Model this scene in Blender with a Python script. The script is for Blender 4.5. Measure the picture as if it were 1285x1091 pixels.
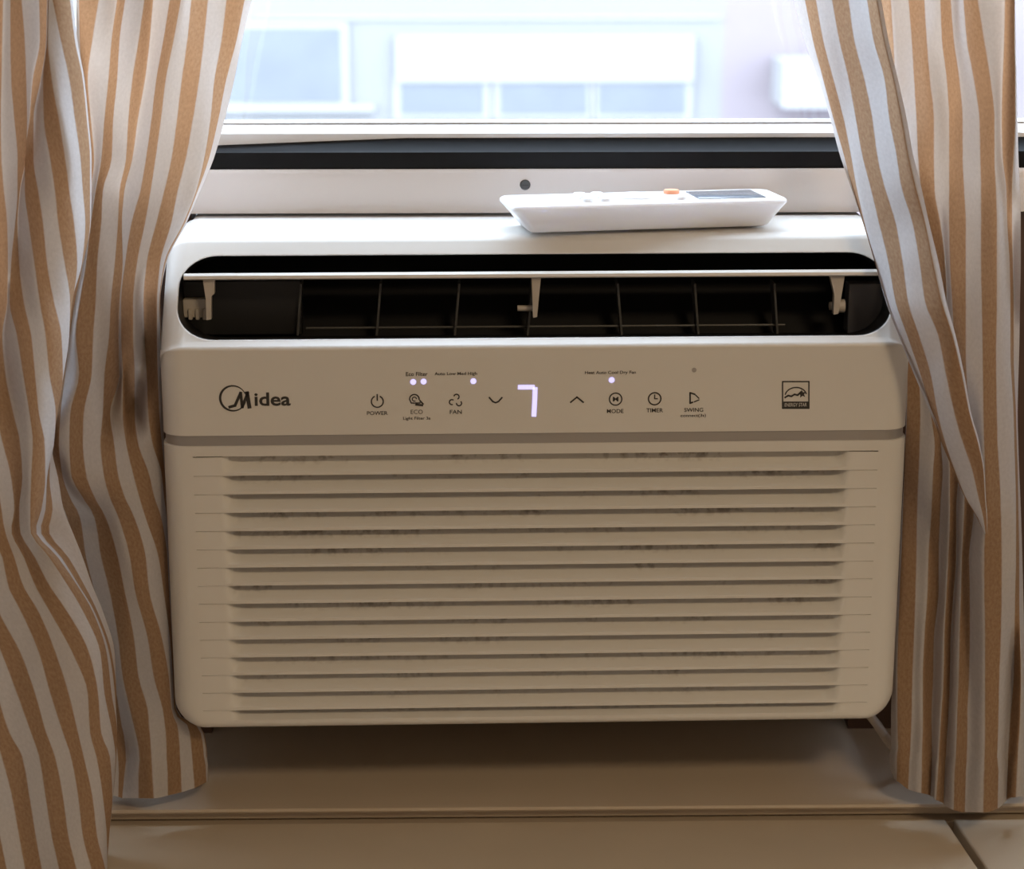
import bpy, bmesh, math, random
import numpy as np
from mathutils import Vector, Matrix, noise as mnoise
random.seed(7)
SC = bpy.context.scene
COL = SC.collection
for o in list(bpy.data.objects):
    bpy.data.objects.remove(o)

# ------------------------------------------------------------------ camera
FPX, IW, IH = 2600.0, 1285.0, 1091.0
PITCH, YAW, DIST = math.radians(14.6), math.radians(1.0), 1.346
FWD = Vector((math.sin(YAW)*math.cos(PITCH), math.cos(YAW)*math.cos(PITCH), -math.sin(PITCH)))
RIGHT = Vector((math.cos(YAW), -math.sin(YAW), 0))
UP = RIGHT.cross(FWD)
CPOS = Vector((0, 0, .2015)) - RIGHT*.0166 - FWD*DIST
cam_d = bpy.data.cameras.new('camera')
cam = bpy.data.objects.new('camera', cam_d); COL.objects.link(cam)
cam_d.sensor_fit = 'HORIZONTAL'; cam_d.sensor_width = 36; cam_d.lens = 36*FPX/IW
cam.matrix_world = Matrix(((RIGHT.x, UP.x, -FWD.x, CPOS.x), (RIGHT.y, UP.y, -FWD.y, CPOS.y),
                           (RIGHT.z, UP.z, -FWD.z, CPOS.z), (0, 0, 0, 1)))
cam_d.clip_start = .05; cam_d.clip_end = 200
cam_d.dof.use_dof = True; cam_d.dof.focus_distance = 1.36; cam_d.dof.aperture_fstop = 10
SC.camera = cam

# ------------------------------------------------------------------ light
SKY = 11.2
world = bpy.data.worlds.new('overcast_sky'); SC.world = world; world.use_nodes = True
wb = world.node_tree.nodes['Background']
wb.inputs[0].default_value = (.74, .86, 1.0, 1); wb.inputs[1].default_value = SKY
def area(name, loc, rot, sx, sy, power, col, portal=False):
    l = bpy.data.lights.new(name, 'AREA'); l.shape = 'RECTANGLE'; l.size = sx; l.size_y = sy
    l.energy = power; l.color = col
    if portal: l.cycles.is_portal = True
    o = bpy.data.objects.new(name, l); COL.objects.link(o); o.location = loc; o.rotation_euler = rot
    return o
# portal in the window opening (guides the sky light only)
area('window_portal', (0, .24, .96), (math.radians(-90), 0, 0), 1.5, 1.3, 1, (1, 1, 1), True)
# the room's warm ceiling lamp, behind and right of the camera
area('ceiling_lamp', (.75, -1.9, 1.62), (0, 0, 0), .42, .42, 21.5, (1.0, .755, .48))
vs = SC.view_settings
vs.view_transform = 'Standard'; vs.look = 'None'; vs.gamma = 1; vs.use_curve_mapping = False
vs.exposure = 0.0

# ------------------------------------------------------------------ helpers
def ray(px, py):
    return FWD + RIGHT*((px-IW/2)/FPX) - UP*((py-IH/2)/FPX)
def at_y(px, py, Y):
    d = ray(px, py); return CPOS + d*((Y-CPOS.y)/d.y)
def at_z(px, py, Z):
    d = ray(px, py); return CPOS + d*((Z-CPOS.z)/d.z)
AC_RZ = math.radians(1.0)
AC_M = Matrix.Rotation(AC_RZ, 4, 'Z'); AC_I = AC_M.inverted()
def face(px, py, yl=0.0):
    """point of the air conditioner's own upright plane y = yl seen at a pixel"""
    c = AC_I @ CPOS; d = AC_I.to_3x3() @ ray(px, py)
    return c + d*((yl-c.y)/d.y)

def new_mat(name, col, rough=.5, metal=0, spec=.5, noise=0, nscale=40, bump=0, bscale=200):
    m = bpy.data.materials.new(name); m.use_nodes = True
    nt = m.node_tree; b = nt.nodes['Principled BSDF']
    b.inputs['Base Color'].default_value = (*col, 1); b.inputs['Roughness'].default_value = rough
    b.inputs['Metallic'].default_value = metal; b.inputs['Specular IOR Level'].default_value = spec
    tc = nt.nodes.new('ShaderNodeTexCoord')
    if noise:
        n = nt.nodes.new('ShaderNodeTexNoise'); n.inputs['Scale'].default_value = nscale
        n.inputs['Detail'].default_value = 5
        nt.links.new(tc.outputs['Object'], n.inputs['Vector'])
        r = nt.nodes.new('ShaderNodeMapRange'); r.inputs[3].default_value = 1-noise; r.inputs[4].default_value = 1+noise
        nt.links.new(n.outputs[0], r.inputs[0])
        v = nt.nodes.new('ShaderNodeVectorMath'); v.operation = 'SCALE'; v.inputs[0].default_value = col
        nt.links.new(r.outputs[0], v.inputs['Scale']); nt.links.new(v.outputs[0], b.inputs['Base Color'])
    if bump:
        n = nt.nodes.new('ShaderNodeTexNoise'); n.inputs['Scale'].default_value = bscale
        nt.links.new(tc.outputs['Object'], n.inputs['Vector'])
        bp = nt.nodes.new('ShaderNodeBump'); bp.inputs['Strength'].default_value = bump; bp.inputs['Distance'].default_value = .001
        nt.links.new(n.outputs[0], bp.inputs['Height']); nt.links.new(bp.outputs[0], b.inputs['Normal'])
    return m

def emit_mat(name, col, s):
    m = bpy.data.materials.new(name); m.use_nodes = True
    b = m.node_tree.nodes['Principled BSDF']
    b.inputs['Base Color'].default_value = (*col, 1)
    b.inputs['Emission Color'].default_value = (*col, 1); b.inputs['Emission Strength'].default_value = s
    return m

M = {}
M['plastic'] = new_mat('white_plastic', (.72, .70, .66), .38, spec=.35, noise=.02, nscale=12)
M['plastic_dark'] = new_mat('black_duct_plastic', (.008, .008, .009), .45)
M['duct_lit_grey'] = new_mat('lit_grey_duct_plastic', (.10, .10, .108), .5)  # right end block: grey lightened, window light put into the colour
M['fin'] = new_mat('grey_fin_plastic', (.07, .07, .068), .45)
M['bracket'] = new_mat('grey_white_plastic', (.55, .50, .44), .45)
M['trim'] = new_mat('satin_silver_trim', (.42, .40, .38), .35, metal=.5)
M['ink'] = new_mat('dark_grey_ink', (.035, .032, .03), .6)
M['digit'] = emit_mat('white_blue_led', (.58, .55, 1.0), 1.1)
M['steel'] = new_mat('painted_steel', (.55, .54, .52), .5)
M['filter'] = new_mat('dusty_filter_mesh', (.05, .038, .025), .9, noise=.4, nscale=300)
M['remote'] = new_mat('remote_white_plastic', (.88, .88, .90), .32)
b_ = M['remote'].node_tree.nodes['Principled BSDF']; b_.inputs['Subsurface Weight'].default_value = .5; b_.inputs['Subsurface Radius'].default_value = (.012, .012, .013); b_.inputs['Subsurface Scale'].default_value = 1.0
M['button'] = new_mat('white_rubber', (.86, .86, .87), .45)
M['orange'] = new_mat('orange_rubber', (.85, .36, .20), .45)
M['lcd'] = new_mat('grey_lcd', (.13, .14, .16), .22)
M['frame'] = new_mat('white_window_paint', (.82, .79, .79), .42, noise=.03, nscale=9)
M['bead'] = new_mat('white_glazing_bead', (.82, .82, .82), .4)
M['rubber'] = new_mat('black_rubber', (.008, .008, .009), .6, spec=.2, noise=.3, nscale=60)
M['screw'] = new_mat('dull_screw_metal', (.10, .10, .10), .5, metal=.7)
M['sill'] = new_mat('beige_sill_paint', (.48, .40, .31), .5, noise=.07, nscale=14, bump=.15, bscale=60)
M['board'] = new_mat('beige_board_paint', (.60, .51, .39), .55, noise=.08, nscale=10, bump=.15, bscale=50)
M['wood'] = new_mat('dark_brown_wood', (.085, .045, .03), .55, noise=.25, nscale=20)
M['wall'] = new_mat('warm_wall_paint', (.72, .65, .56), .8, noise=.04, nscale=5)
M['floor'] = new_mat('brown_floor', (.22, .14, .08), .5, noise=.2, nscale=6)
M['facade'] = new_mat('pale_facade_render', (.170, .165, .163), .9, noise=.04, nscale=1.2)
M['facade_pink'] = new_mat('pale_pink_facade_render', (.172, .142, .150), .9, noise=.05, nscale=1.5)
M['facade_trim'] = new_mat('white_facade_trim', (.24, .23, .23), .8)
M['far_glass'] = new_mat('blue_grey_far_glass', (.126, .131, .141), .5, spec=.1, noise=.12, nscale=4)
M['asphalt'] = new_mat('street_asphalt', (.2, .2, .2), .9, noise=.1, nscale=3)
M['cord'] = new_mat('beige_cord_rubber', (.42, .36, .30), .5)

# slat plastic: same white plastic, dusty specks near the air slits (upper side of every slat)
def slat_mat():
    m = new_mat('dusty_white_plastic', (.72, .70, .66), .38, spec=.35)
    nt = m.node_tree; b = nt.nodes['Principled BSDF']; L = nt.links.new
    tc = nt.nodes.new('ShaderNodeTexCoord')
    n = nt.nodes.new('ShaderNodeTexNoise'); n.inputs['Scale'].default_value = 210; n.inputs['Detail'].default_value = 3
    n2 = nt.nodes.new('ShaderNodeTexNoise'); n2.inputs['Scale'].default_value = 17; n2.inputs['Detail'].default_value = 2
    oi = nt.nodes.new('ShaderNodeObjectInfo'); sh = nt.nodes.new('ShaderNodeMath'); sh.operation = 'MULTIPLY'; sh.inputs[1].default_value = 9; L(oi.outputs['Random'], sh.inputs[0])
    va = nt.nodes.new('ShaderNodeVectorMath'); L(tc.outputs['Object'], va.inputs[0]); L(sh.outputs[0], va.inputs[1])
    L(va.outputs[0], n.inputs['Vector']); L(va.outputs[0], n2.inputs['Vector'])
    a = nt.nodes.new('ShaderNodeMath'); a.operation = 'MULTIPLY'; L(n.outputs[0], a.inputs[0]); L(n2.outputs[0], a.inputs[1])
    s = nt.nodes.new('ShaderNodeSeparateXYZ'); L(tc.outputs['Generated'], s.inputs[0])
    r = nt.nodes.new('ShaderNodeMapRange'); r.inputs[1].default_value = .40; r.inputs[2].default_value = .95
    L(s.outputs['Z'], r.inputs[0])
    a2 = nt.nodes.new('ShaderNodeMapRange'); a2.inputs[1].default_value = .27; a2.inputs[2].default_value = .42
    L(a.outputs[0], a2.inputs[0])
    a3 = nt.nodes.new('ShaderNodeMath'); a3.operation = 'MULTIPLY'; L(a2.outputs[0], a3.inputs[0]); L(r.outputs[0], a3.inputs[1])
    mx = nt.nodes.new('ShaderNodeMix'); mx.data_type = 'RGBA'
    mx.inputs[6].default_value = (.72, .70, .66, 1); mx.inputs[7].default_value = (.17, .125, .08, 1)
    so = nt.nodes.new('ShaderNodeSeparateXYZ'); L(tc.outputs['Object'], so.inputs[0])
    ab = nt.nodes.new('ShaderNodeMath'); ab.operation = 'ABSOLUTE'; L(so.outputs['X'], ab.inputs[0])
    en = nt.nodes.new('ShaderNodeMapRange'); en.inputs[1].default_value = .204; en.inputs[2].default_value = .194; L(ab.outputs[0], en.inputs[0])
    a4 = nt.nodes.new('ShaderNodeMath'); a4.operation = 'MULTIPLY'; L(a3.outputs[0], a4.inputs[0]); L(en.outputs[0], a4.inputs[1])
    L(a4.outputs[0], mx.inputs[0]); L(mx.outputs[2], b.inputs['Base Color'])
    return m
M['slat'] = slat_mat()

# striped curtain cloth: u = running stripe number, even stripes tan
def cloth_mat():
    m = bpy.data.materials.new('striped_curtain_cloth'); m.use_nodes = True
    nt = m.node_tree; L = nt.links.new; nd = nt.nodes.new
    for x in list(nt.nodes): nt.nodes.remove(x)
    out = nd('ShaderNodeOutputMaterial')
    uv = nd('ShaderNodeUVMap'); uv.uv_map = 'UVMap'
    sp = nd('ShaderNodeSeparateXYZ'); L(uv.outputs[0], sp.inputs[0])
    # soft thread-ragged stripe edge
    nz = nd('ShaderNodeTexNoise'); nz.inputs['Scale'].default_value = 60; L(uv.outputs[0], nz.inputs['Vector'])
    ad = nd('ShaderNodeMath'); ad.operation = 'MULTIPLY_ADD'; L(nz.outputs[0], ad.inputs[0]); ad.inputs[1].default_value = .10
    L(sp.outputs['X'], ad.inputs[2])
    ad2 = nd('ShaderNodeMath'); ad2.operation = 'SUBTRACT'; L(ad.outputs[0], ad2.inputs[0]); ad2.inputs[1].default_value = .05
    pp = nd('ShaderNodeMath'); pp.operation = 'PINGPONG'; pp.inputs[1].default_value = 1.0
    a3 = nd('ShaderNodeMath'); a3.operation = 'ADD'; L(ad2.outputs[0], a3.inputs[0]); a3.inputs[1].default_value = .5
    L(a3.outputs[0], pp.inputs[0])
    th = nd('ShaderNodeMapRange'); th.interpolation_type = 'SMOOTHSTEP'
    th.inputs[1].default_value = .45; th.inputs[2].default_value = .55; L(pp.outputs[0], th.inputs[0])
    # gold thread weave in the tan stripes
    mp = nd('ShaderNodeMapping'); mp.inputs['Scale'].default_value = (7, 190, 1); L(uv.outputs[0], mp.inputs[0])
    w = nd('ShaderNodeTexNoise'); w.inputs['Scale'].default_value = 1.0; w.inputs['Detail'].default_value = 3; L(mp.outputs[0], w.inputs['Vector'])
    wr = nd('ShaderNodeMapRange'); wr.inputs[1].default_value = .3; wr.inputs[2].default_value = .7
    L(w.outputs[0], wr.inputs[0])
    tan = nd('ShaderNodeMix'); tan.data_type = 'RGBA'
    tan.inputs[6].default_value = (.29, .185, .115, 1); tan.inputs[7].default_value = (.41, .28, .175, 1); L(wr.outputs[0], tan.inputs[0])
    wh = nd('ShaderNodeMix'); wh.data_type = 'RGBA'
    wh.inputs[6].default_value = (.55, .53, .53, 1); wh.inputs[7].default_value = (.62, .60, .60, 1); L(wr.outputs[0], wh.inputs[0])
    mx = nd('ShaderNodeMix'); mx.data_type = 'RGBA'
    L(th.outputs[0], mx.inputs[0]); L(wh.outputs[2], mx.inputs[6]); L(tan.outputs[2], mx.inputs[7])
    # colour of light coming through (warmer, dyed)
    tt = nd('ShaderNodeMix'); tt.data_type = 'RGBA'
    tt.inputs[6].default_value = (.58, .45, .36, 1); tt.inputs[7].default_value = (.50, .25, .12, 1); L(th.outputs[0], tt.inputs[0])
    bp = nd('ShaderNodeBump'); bp.inputs['Strength'].default_value = .12; bp.inputs['Distance'].default_value = .001; L(w.outputs[0], bp.inputs['Height'])
    df = nd('ShaderNodeBsdfDiffuse'); L(mx.outputs[2], df.inputs[0]); L(bp.outputs[0], df.inputs['Normal'])
    tr = nd('ShaderNodeBsdfTranslucent'); L(tt.outputs[2], tr.inputs[0])
    ms = nd('ShaderNodeMixShader'); ms.inputs[0].default_value = .24
    L(df.outputs[0], ms.inputs[1]); L(tr.outputs[0], ms.inputs[2]); L(ms.outputs[0], out.inputs[0])
    return m
M['cloth'] = cloth_mat()

def glass_mat():
    m = bpy.data.materials.new('window_glass'); m.use_nodes = True
    nt = m.node_tree; L = nt.links.new
    for x in list(nt.nodes): nt.nodes.remove(x)
    out = nt.nodes.new('ShaderNodeOutputMaterial')
    t = nt.nodes.new('ShaderNodeBsdfTransparent'); t.inputs[0].default_value = (.96, .98, 1, 1)
    g = nt.nodes.new('ShaderNodeBsdfGlossy'); g.inputs['Roughness'].default_value = .02
    mx = nt.nodes.new('ShaderNodeMixShader'); mx.inputs[0].default_value = .04
    L(t.outputs[0], mx.inputs[1]); L(g.outputs[0], mx.inputs[2]); L(mx.outputs[0], out.inputs[0])
    return m
M['glass'] = glass_mat()

def link(name, me, mat, parent=None, loc=None, smooth=True, ang=40):
    o = bpy.data.objects.new(name, me); COL.objects.link(o)
    if mat is not None and not me.materials: me.materials.append(M[mat])
    if parent: o.parent = parent
    if loc is not None: o.location = loc
    if smooth:
        me.polygons.foreach_set('use_smooth', [True]*len(me.polygons)); me.set_sharp_from_angle(angle=math.radians(ang))
    return o
def from_bm(bm, name='m'):
    bmesh.ops.recalc_face_normals(bm, faces=bm.faces)
    me = bpy.data.meshes.new(name); bm.to_mesh(me); bm.free(); return me
def pyd(name, v, f):
    me = bpy.data.meshes.new(name); me.from_pydata([tuple(p) for p in v], [], f); me.update(); return me
def bm_box(x0, x1, y0, y1, z0, z1, bev=0, seg=2, bm=None):
    own = bmesh.new()
    vs_ = [own.verts.new((x, y, z)) for x in (x0, x1) for y in (y0, y1) for z in (z0, z1)]
    for f in ((0, 1, 3, 2), (4, 6, 7, 5), (0, 4, 5, 1), (2, 3, 7, 6), (0, 2, 6, 4), (1, 5, 7, 3)):
        own.faces.new([vs_[i] for i in f])
    if bev: bmesh.ops.bevel(own, geom=own.edges[:], offset=bev, segments=seg, affect='EDGES', profile=.5)
    if bm is None: return own
    tmp = bpy.data.meshes.new('t'); own.to_mesh(tmp); own.free(); bm.from_mesh(tmp); bpy.data.meshes.remove(tmp)
    return bm
def box(name, b, mat, parent=None, bev=0, seg=2, smooth=True):
    return link(name, from_bm(bm_box(*b, bev=bev, seg=seg), name), mat, parent, smooth=smooth)
def extrude_x(prof, x0, x1):
    """bmesh: closed (y,z) profile swept along x"""
    bm = bmesh.new(); n = len(prof)
    a = [bm.verts.new((x0, y, z)) for y, z in prof]; b = [bm.verts.new((x1, y, z)) for y, z in prof]
    bm.faces.new(a); bm.faces.new(b[::-1])
    for i in range(n): bm.faces.new((a[i], b[i], b[(i+1) % n], a[(i+1) % n]))
    bmesh.ops.recalc_face_normals(bm, faces=bm.faces); return bm
def tube(pts, r, n=10, cap=True):
    bm = bmesh.new(); rings = []
    P = [Vector(p) for p in pts]
    for i, p in enumerate(P):
        t = (P[min(i+1, len(P)-1)]-P[max(i-1, 0)]).normalized()
        a = t.cross(Vector((0, 0, 1)));  a = a if a.length > .1 else t.cross(Vector((1, 0, 0)))
        a.normalize(); b = t.cross(a)
        rr = r[i] if isinstance(r, (list, tuple)) else r
        rings.append([bm.verts.new(p+(a*math.cos(k*2*math.pi/n)+b*math.sin(k*2*math.pi/n))*rr) for k in range(n)])
    for i in range(len(rings)-1):
        for k in range(n): bm.faces.new((rings[i][k], rings[i][(k+1) % n], rings[i+1][(k+1) % n], rings[i+1][k]))
    if cap: bm.faces.new(rings[0][::-1]); bm.faces.new(rings[-1])
    return bm
def empty(name, loc=(0, 0, 0), rz=0):
    o = bpy.data.objects.new(name, None); COL.objects.link(o); o.location = loc; o.rotation_euler = (0, 0, rz)
    o.empty_display_size = .05; return o
def tag(o, label, cat=None, group=None, kind=None):
    o['label'] = label
    if cat: o['category'] = cat
    if group: o['group'] = group
    if kind: o['kind'] = kind
    return o
def struct(o, label=None):
    o['kind'] = 'structure'
    if label: o['label'] = label
    return o
def boolean(me_a, cutters, op='DIFFERENCE'):
    oa = bpy.data.objects.new('tmp_a', me_a); COL.objects.link(oa); cs = []
    for c in cutters:
        oc = bpy.data.objects.new('tmp_c', c); COL.objects.link(oc); cs.append(oc)
        md = oa.modifiers.new('b', 'BOOLEAN'); md.operation = op; md.object = oc; md.solver = 'EXACT'
    dg = bpy.context.evaluated_depsgraph_get(); dg.update()
    me = bpy.data.meshes.new_from_object(oa.evaluated_get(dg))
    for o in [oa]+cs: bpy.data.objects.remove(o)
    return me

# ------------------------------------------------------------------ the setting
XW, YB, ZF, ZC = 2.2, -3.2, -.80, 1.75
def sbox(name, b, mat, label, **k): return struct(box(name, b, mat, **k), label)
sbox('floor', (-XW, XW, YB, .30, ZF-.05, ZF), 'floor', 'brown floor of the room')
sbox('ceiling', (-XW, XW, YB, .30, ZC, ZC+.05), 'wall', 'ceiling of the room')
sbox('wall_left', (-XW-.05, -XW, YB, .30, ZF, ZC), 'wall', 'warm painted left wall')
sbox('wall_right', (XW, XW+.05, YB, .30, ZF, ZC), 'wall', 'warm painted right wall')
sbox('wall_rear', (-XW, XW, YB-.05, YB, ZF, ZC), 'wall', 'warm painted wall facing the window')
# window wall around the opening x +-.72, z -.066 .. 1.60
OX = .72
bm = bm_box(-XW, -OX, .13, .30, ZF, ZC); bm_box(OX, XW, .13, .30, ZF, ZC, bm=bm)
bm_box(-OX, OX, .13, .30, 1.60, ZC, bm=bm); bm_box(-OX, OX, .13, .30, ZF, -.09, bm=bm)
struct(link('wall_back', from_bm(bm), 'wall', smooth=False), 'wall with the window opening')

ZS = -.066                                       # sill top
YE = at_z(650, 1013, ZS).y                       # sill front edge
prof = [(YE+.0075, ZS-.0105), (YE+.0065, ZS-.0045), (YE+.0006, ZS-.0034), (YE, ZS-.0022), (YE+.0008, ZS-.0006), (YE+.003, ZS), (.30, ZS), (.30, ZS-.02), (YE+.012, ZS-.02), (YE+.012, ZS-.0105)]
struct(link('trim_1', from_bm(extrude_x(prof, -XW, XW)), 'sill'), 'beige window sill with a thin rounded lip under the air conditioner')
ZB = ZS-.0115                                    # lower boards
YB2 = at_z(650, 1031, ZB).y
def board(name, xa_back, xb_back, xa_front, xb_front, label):
    bm = bmesh.new(); y0, y1 = -.26, YB2
    lo = [bm.verts.new((x, y, ZB-.02)) for x, y in ((xa_front, y0), (xb_front, y0), (xb_back, y1), (xa_back, y1))]
    hi = [bm.verts.new((v.co.x, v.co.y, ZB)) for v in lo]
    bm.faces.new(lo[::-1]); bm.faces.new(hi)
    for i in range(4): bm.faces.new((lo[i], lo[(i+1) % 4], hi[(i+1) % 4], hi[i]))
    bmesh.ops.bevel(bm, geom=[e for e in bm.edges if all(v.co.z > ZB-.001 for v in e.verts)], offset=.0022, segments=3, affect='EDGES', profile=.5)
    struct(link(name, from_bm(bm), 'board'), label)
s0 = at_z(1186, 1027, ZB); s1 = at_z(1229, 1091, ZB); g = .0055
k = (s1.x-s0.x)/(s1.y-s0.y)
xs_b = s0.x+k*(YB2-s0.y); xs_f = s0.x+k*(-.26-s0.y)
board('trim_2', -XW, xs_b, -XW, xs_f, 'long beige board below the sill, left of the slanting joint')
board('trim_3', xs_b+g, XW, xs_f+g, XW, 'beige board below the sill, right of the slanting joint')
box_ = bm_box(-XW, XW, -.258, YE+.012, ZF, ZB-.02)
struct(link('trim_4', from_bm(box_), 'wood', smooth=False), 'radiator cover body under the boards')
# filler between board back edge and sill: dark shadow gap
sbox('trim_5', (-XW, XW, YB2-.002, YE+.02, ZB-.021, ZB-.0016), 'sill', 'dark recessed strip between sill and board')

# ---- window
win = struct(empty('window_1', (0, .15, ZS)), 'white framed window with black rubber gasket over the air conditioner')
def wpart(name, prof, x0, x1, mat, **k):
    return link(name, from_bm(extrude_x([(y-.15, z-ZS) for y, z in prof], x0, x1)), mat, win, **k)
wpart('sash_rail', [(.135, .3262), (.135, .354), (.1365, .3565), (.175, .3565), (.175, .3262)], -OX, OX, 'frame')
# gasket: sags towards the left end, baring the bead behind it
gp = [(.1385, .3565), (.138, .3585), (.1385, .3680), (.141, .3695), (.1470, .3760), (.1474, .3770), (.1474, .3565)]
gx0, gx1 = at_y(250, 170, .14).x, at_y(510, 170, .14).x
gst = [-OX, gx0, gx1, OX]; V, F = [], []
for x in gst:
    sag = .0052*max(0, min(1.3, (gx1-x)/(gx1-gx0)))
    V += [(x, y-.15, z-ZS-(sag if z > .369 else 0)*(1 if z > .375 else .3)) for y, z in gp]
m_ = len(gp)
for i in range(3):
    for j in range(m_): F.append((i*m_+j, i*m_+(j+1) % m_, (i+1)*m_+(j+1) % m_, (i+1)*m_+j))
F += [tuple(range(m_))[::-1], tuple(3*m_+j for j in range(m_))]
link('rubber_gasket', pyd('gasket', V, F), 'rubber', win)
wpart('glazing_bead', [(.1475, .3600), (.1478, .3800), (.1565, .3865), (.17, .3875), (.17, .3600)], -OX, OX, 'bead')
wpart('pane', [(.158, .386), (.158, 1.56), (.162, 1.56), (.162, .386)], -OX+.04, OX-.04, 'glass', smooth=False)
wpart('glass_seal', [(.1555, .3855), (.1555, .3868), (.158, .3875), (.158, .3855)], -OX, OX, 'trim')
for sx in (-1, 1):
    a, b = sorted((sx*OX, sx*(OX-.05)))
    link('jamb', from_bm(bm_box(a, b, -.02, .12, 0, 1.60-ZS-.001)), 'frame', win)
link('head_rail', from_bm(bm_box(-OX+.05, OX-.05, -.02, .12, 1.55-ZS, 1.60-ZS-.001)), 'frame', win)
p = at_y(659, 232, .135)
bm = bmesh.new(); bmesh.ops.create_cone(bm, cap_ends=True, segments=16, radius1=.0038, radius2=.0030, depth=.002,
    matrix=Matrix.Translation((p.x, -.0158, p.z-ZS)) @ Matrix.Rotation(math.radians(90), 4, 'X'))
scr = link('screw', from_bm(bm), 'screw', win); scr['label'] = 'small dull metal screw in the white sash rail'
link('screw_slot', from_bm(bm_box(p.x-.0022, p.x+.0022, -.0172, -.0166, p.z-ZS-.0003, p.z-ZS+.0003)), 'ink', scr)
for sx in (-1, 1):          # brown boards that close the opening beside the unit
    a, b = sorted((sx*.2385, sx*(OX-.05)))
    link('filler_board', from_bm(bm_box(a, b, -.005, .02, 0, .3262-ZS-.0005)), 'wood', win)

link('filler_board', from_bm(bm_box(-OX+.05, OX-.05, .0202, .12, 0, .0078-ZS)), 'wood', win)

# ------------------------------------------------------------------ outside
st = struct(box('ground_street', (-30, 30, .6, 32, -6.1, -6.0), 'asphalt'), 'street below the window')
YFB = 20.0
bld = empty('building', (0, YFB, -6))
tag(bld, 'pale washed-out building across the street with blue-grey windows', 'building')
def bp(px, py): return at_y(px, py, YFB)
def bpart(name, px0, py0, px1, py1, y0, y1, mat, parent=bld):
    a = bp(px0, py1); b = bp(px1, py0)
    return link(name, from_bm(bm_box(a.x, b.x, y0, y1, a.z+6, b.z+6)), mat, parent, smooth=False)
xr = bp(908, 0).x
link('wall', from_bm(bm_box(-14, xr, 0, 6, 0, 10.5)), 'facade', bld, smooth=False)
def far_window(px0, py0, px1, py1, bars):
    w = bpart('window', px0-8, py0-6, px1+8, py1+6, -.06, .03, 'facade_trim')
    n = bars+1; wd = (px1-px0)/n
    for i in range(n):
        bpart('pane', px0+i*wd+(2 if i else 0), py0, px0+(i+1)*wd-(2 if i < n-1 else 0), py1, -.075, .02, 'far_glass', w)
    return w
far_window(280, 34, 428, 128, 0)
far_window(503, 104, 607, 143, 0)
far_window(627, 104, 737, 143, 0)
far_window(750, 104, 860, 143, 0)
for px0 in (60, 150): far_window(px0, 34, px0+75, 128, 0)
bpart('ledge', 200, 131, 470, 139, -.10, .05, 'facade_trim')
bpart('panel', 498, 44, 870, 101, -.10, .05, 'facade_trim')
bpart('ledge', 320, 20, 905, 24, -.03, .05, 'facade_trim')
for r in range(3):
    for c in range(5):
        x = -9+c*2.1; z = 6.6+r*1.5 if r else 7.0
        if r and z < 9.6:
            w = link('window', from_bm(bm_box(x, x+1.1, -.06, .03, z, z+1.0)), 'facade_trim', bld, smooth=False)
            link('pane', from_bm(bm_box(x+.05, x+1.05, -.075, .02, z+.05, z+.95)), 'far_glass', w, smooth=False)
b2 = empty('building', (0, YFB, -6))
tag(b2, 'pale pinkish building with a white bay across the street, far right in the window', 'building')
link('wall', from_bm(bm_box(xr, 14, .001, 6, 0, 9.0)), 'facade_pink', b2, smooth=False)
bpart('bay', 968, 70, 1090, 126, -.8, 0, 'facade_trim', b2)
w = bpart('window', 1120, 30, 1240, 126, -.36, -.2, 'facade_trim', b2)
bpart('pane', 1125, 35, 1235, 121, -.38, -.22, 'far_glass', w)

# ------------------------------------------------------------------ air conditioner
ac = empty('air_conditioner', (0, 0, 0), AC_RZ)
tag(ac, 'white window air conditioner with slatted front grille and open top vent', 'air conditioner')
HW = .2437                                   # half width
ZSL, ZT0, ZT1 = .01255, .1955, .2025          # slat pitch, silver strip
YBK = .125
def along(e, ax):
    d = (e.verts[0].co-e.verts[1].co); return abs(d[ax]) > .9*d.length

# --- upper cover with vent
PB, PC, PF = (.0058, .2632), (.0615, .3225), (0, .2602)
bm = extrude_x([(0, ZT1), PF, PB, PC, (YBK, .3250), (YBK, ZT1)], -HW, HW)
def xedge(bm, y, z):
    return [e for e in bm.edges if along(e, 0) and all(abs(v.co.y-y) < 1e-4 and abs(v.co.z-z) < 1e-4 for v in e.verts)]
bmesh.ops.bevel(bm, geom=xedge(bm, *PC), offset=.0055, segments=5, affect='EDGES', profile=.5)
bmesh.ops.bevel(bm, geom=xedge(bm, *PF), offset=.0022, segments=4, affect='EDGES', profile=.5)
side = [e for e in bm.edges if all(abs(abs(v.co.x)-HW) < 1e-5 for v in e.verts) and e.verts[0].co.x*e.verts[1].co.x > 0
        and not all(v.co.z < ZT1+1e-4 for v in e.verts) and not all(v.co.y > YBK-1e-4 for v in e.verts)]
bmesh.ops.bevel(bm, geom=side, offset=.0165, segments=7, affect='EDGES', profile=.5)
cover = from_bm(bm)
sl = (Vector((0, PC[0], PC[1]))-Vector((0, PB[0], PB[1]))); SLN = sl.length; sl.normalize()
VHW, S0, S1, VR = .2325, .0015, .0660, .0245          # vent: half width, slope range, corner radius
axis = Vector((0, math.cos(math.radians(10)), -math.sin(math.radians(10))))
def slot_loop(grow=0.0, n=10):
    c = []
    cx, r = VHW-VR, VR+grow
    for sx, sy, a0 in ((1, 1, 0), (-1, 1, 90), (-1, -1, 180), (1, -1, 270)):
        cs = (S1-VR) if sy > 0 else (S0+VR)
        for i in range(n+1):
            a = math.radians(a0+90*i/n)
            c.append((sx*cx+r*math.cos(a), cs+r*math.sin(a)))
    return c
def slot_pt(x, s, d): return Vector((x, PB[0], PB[1]))+sl*s+axis*d
lp = slot_loop()
bm = bmesh.new()
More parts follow.
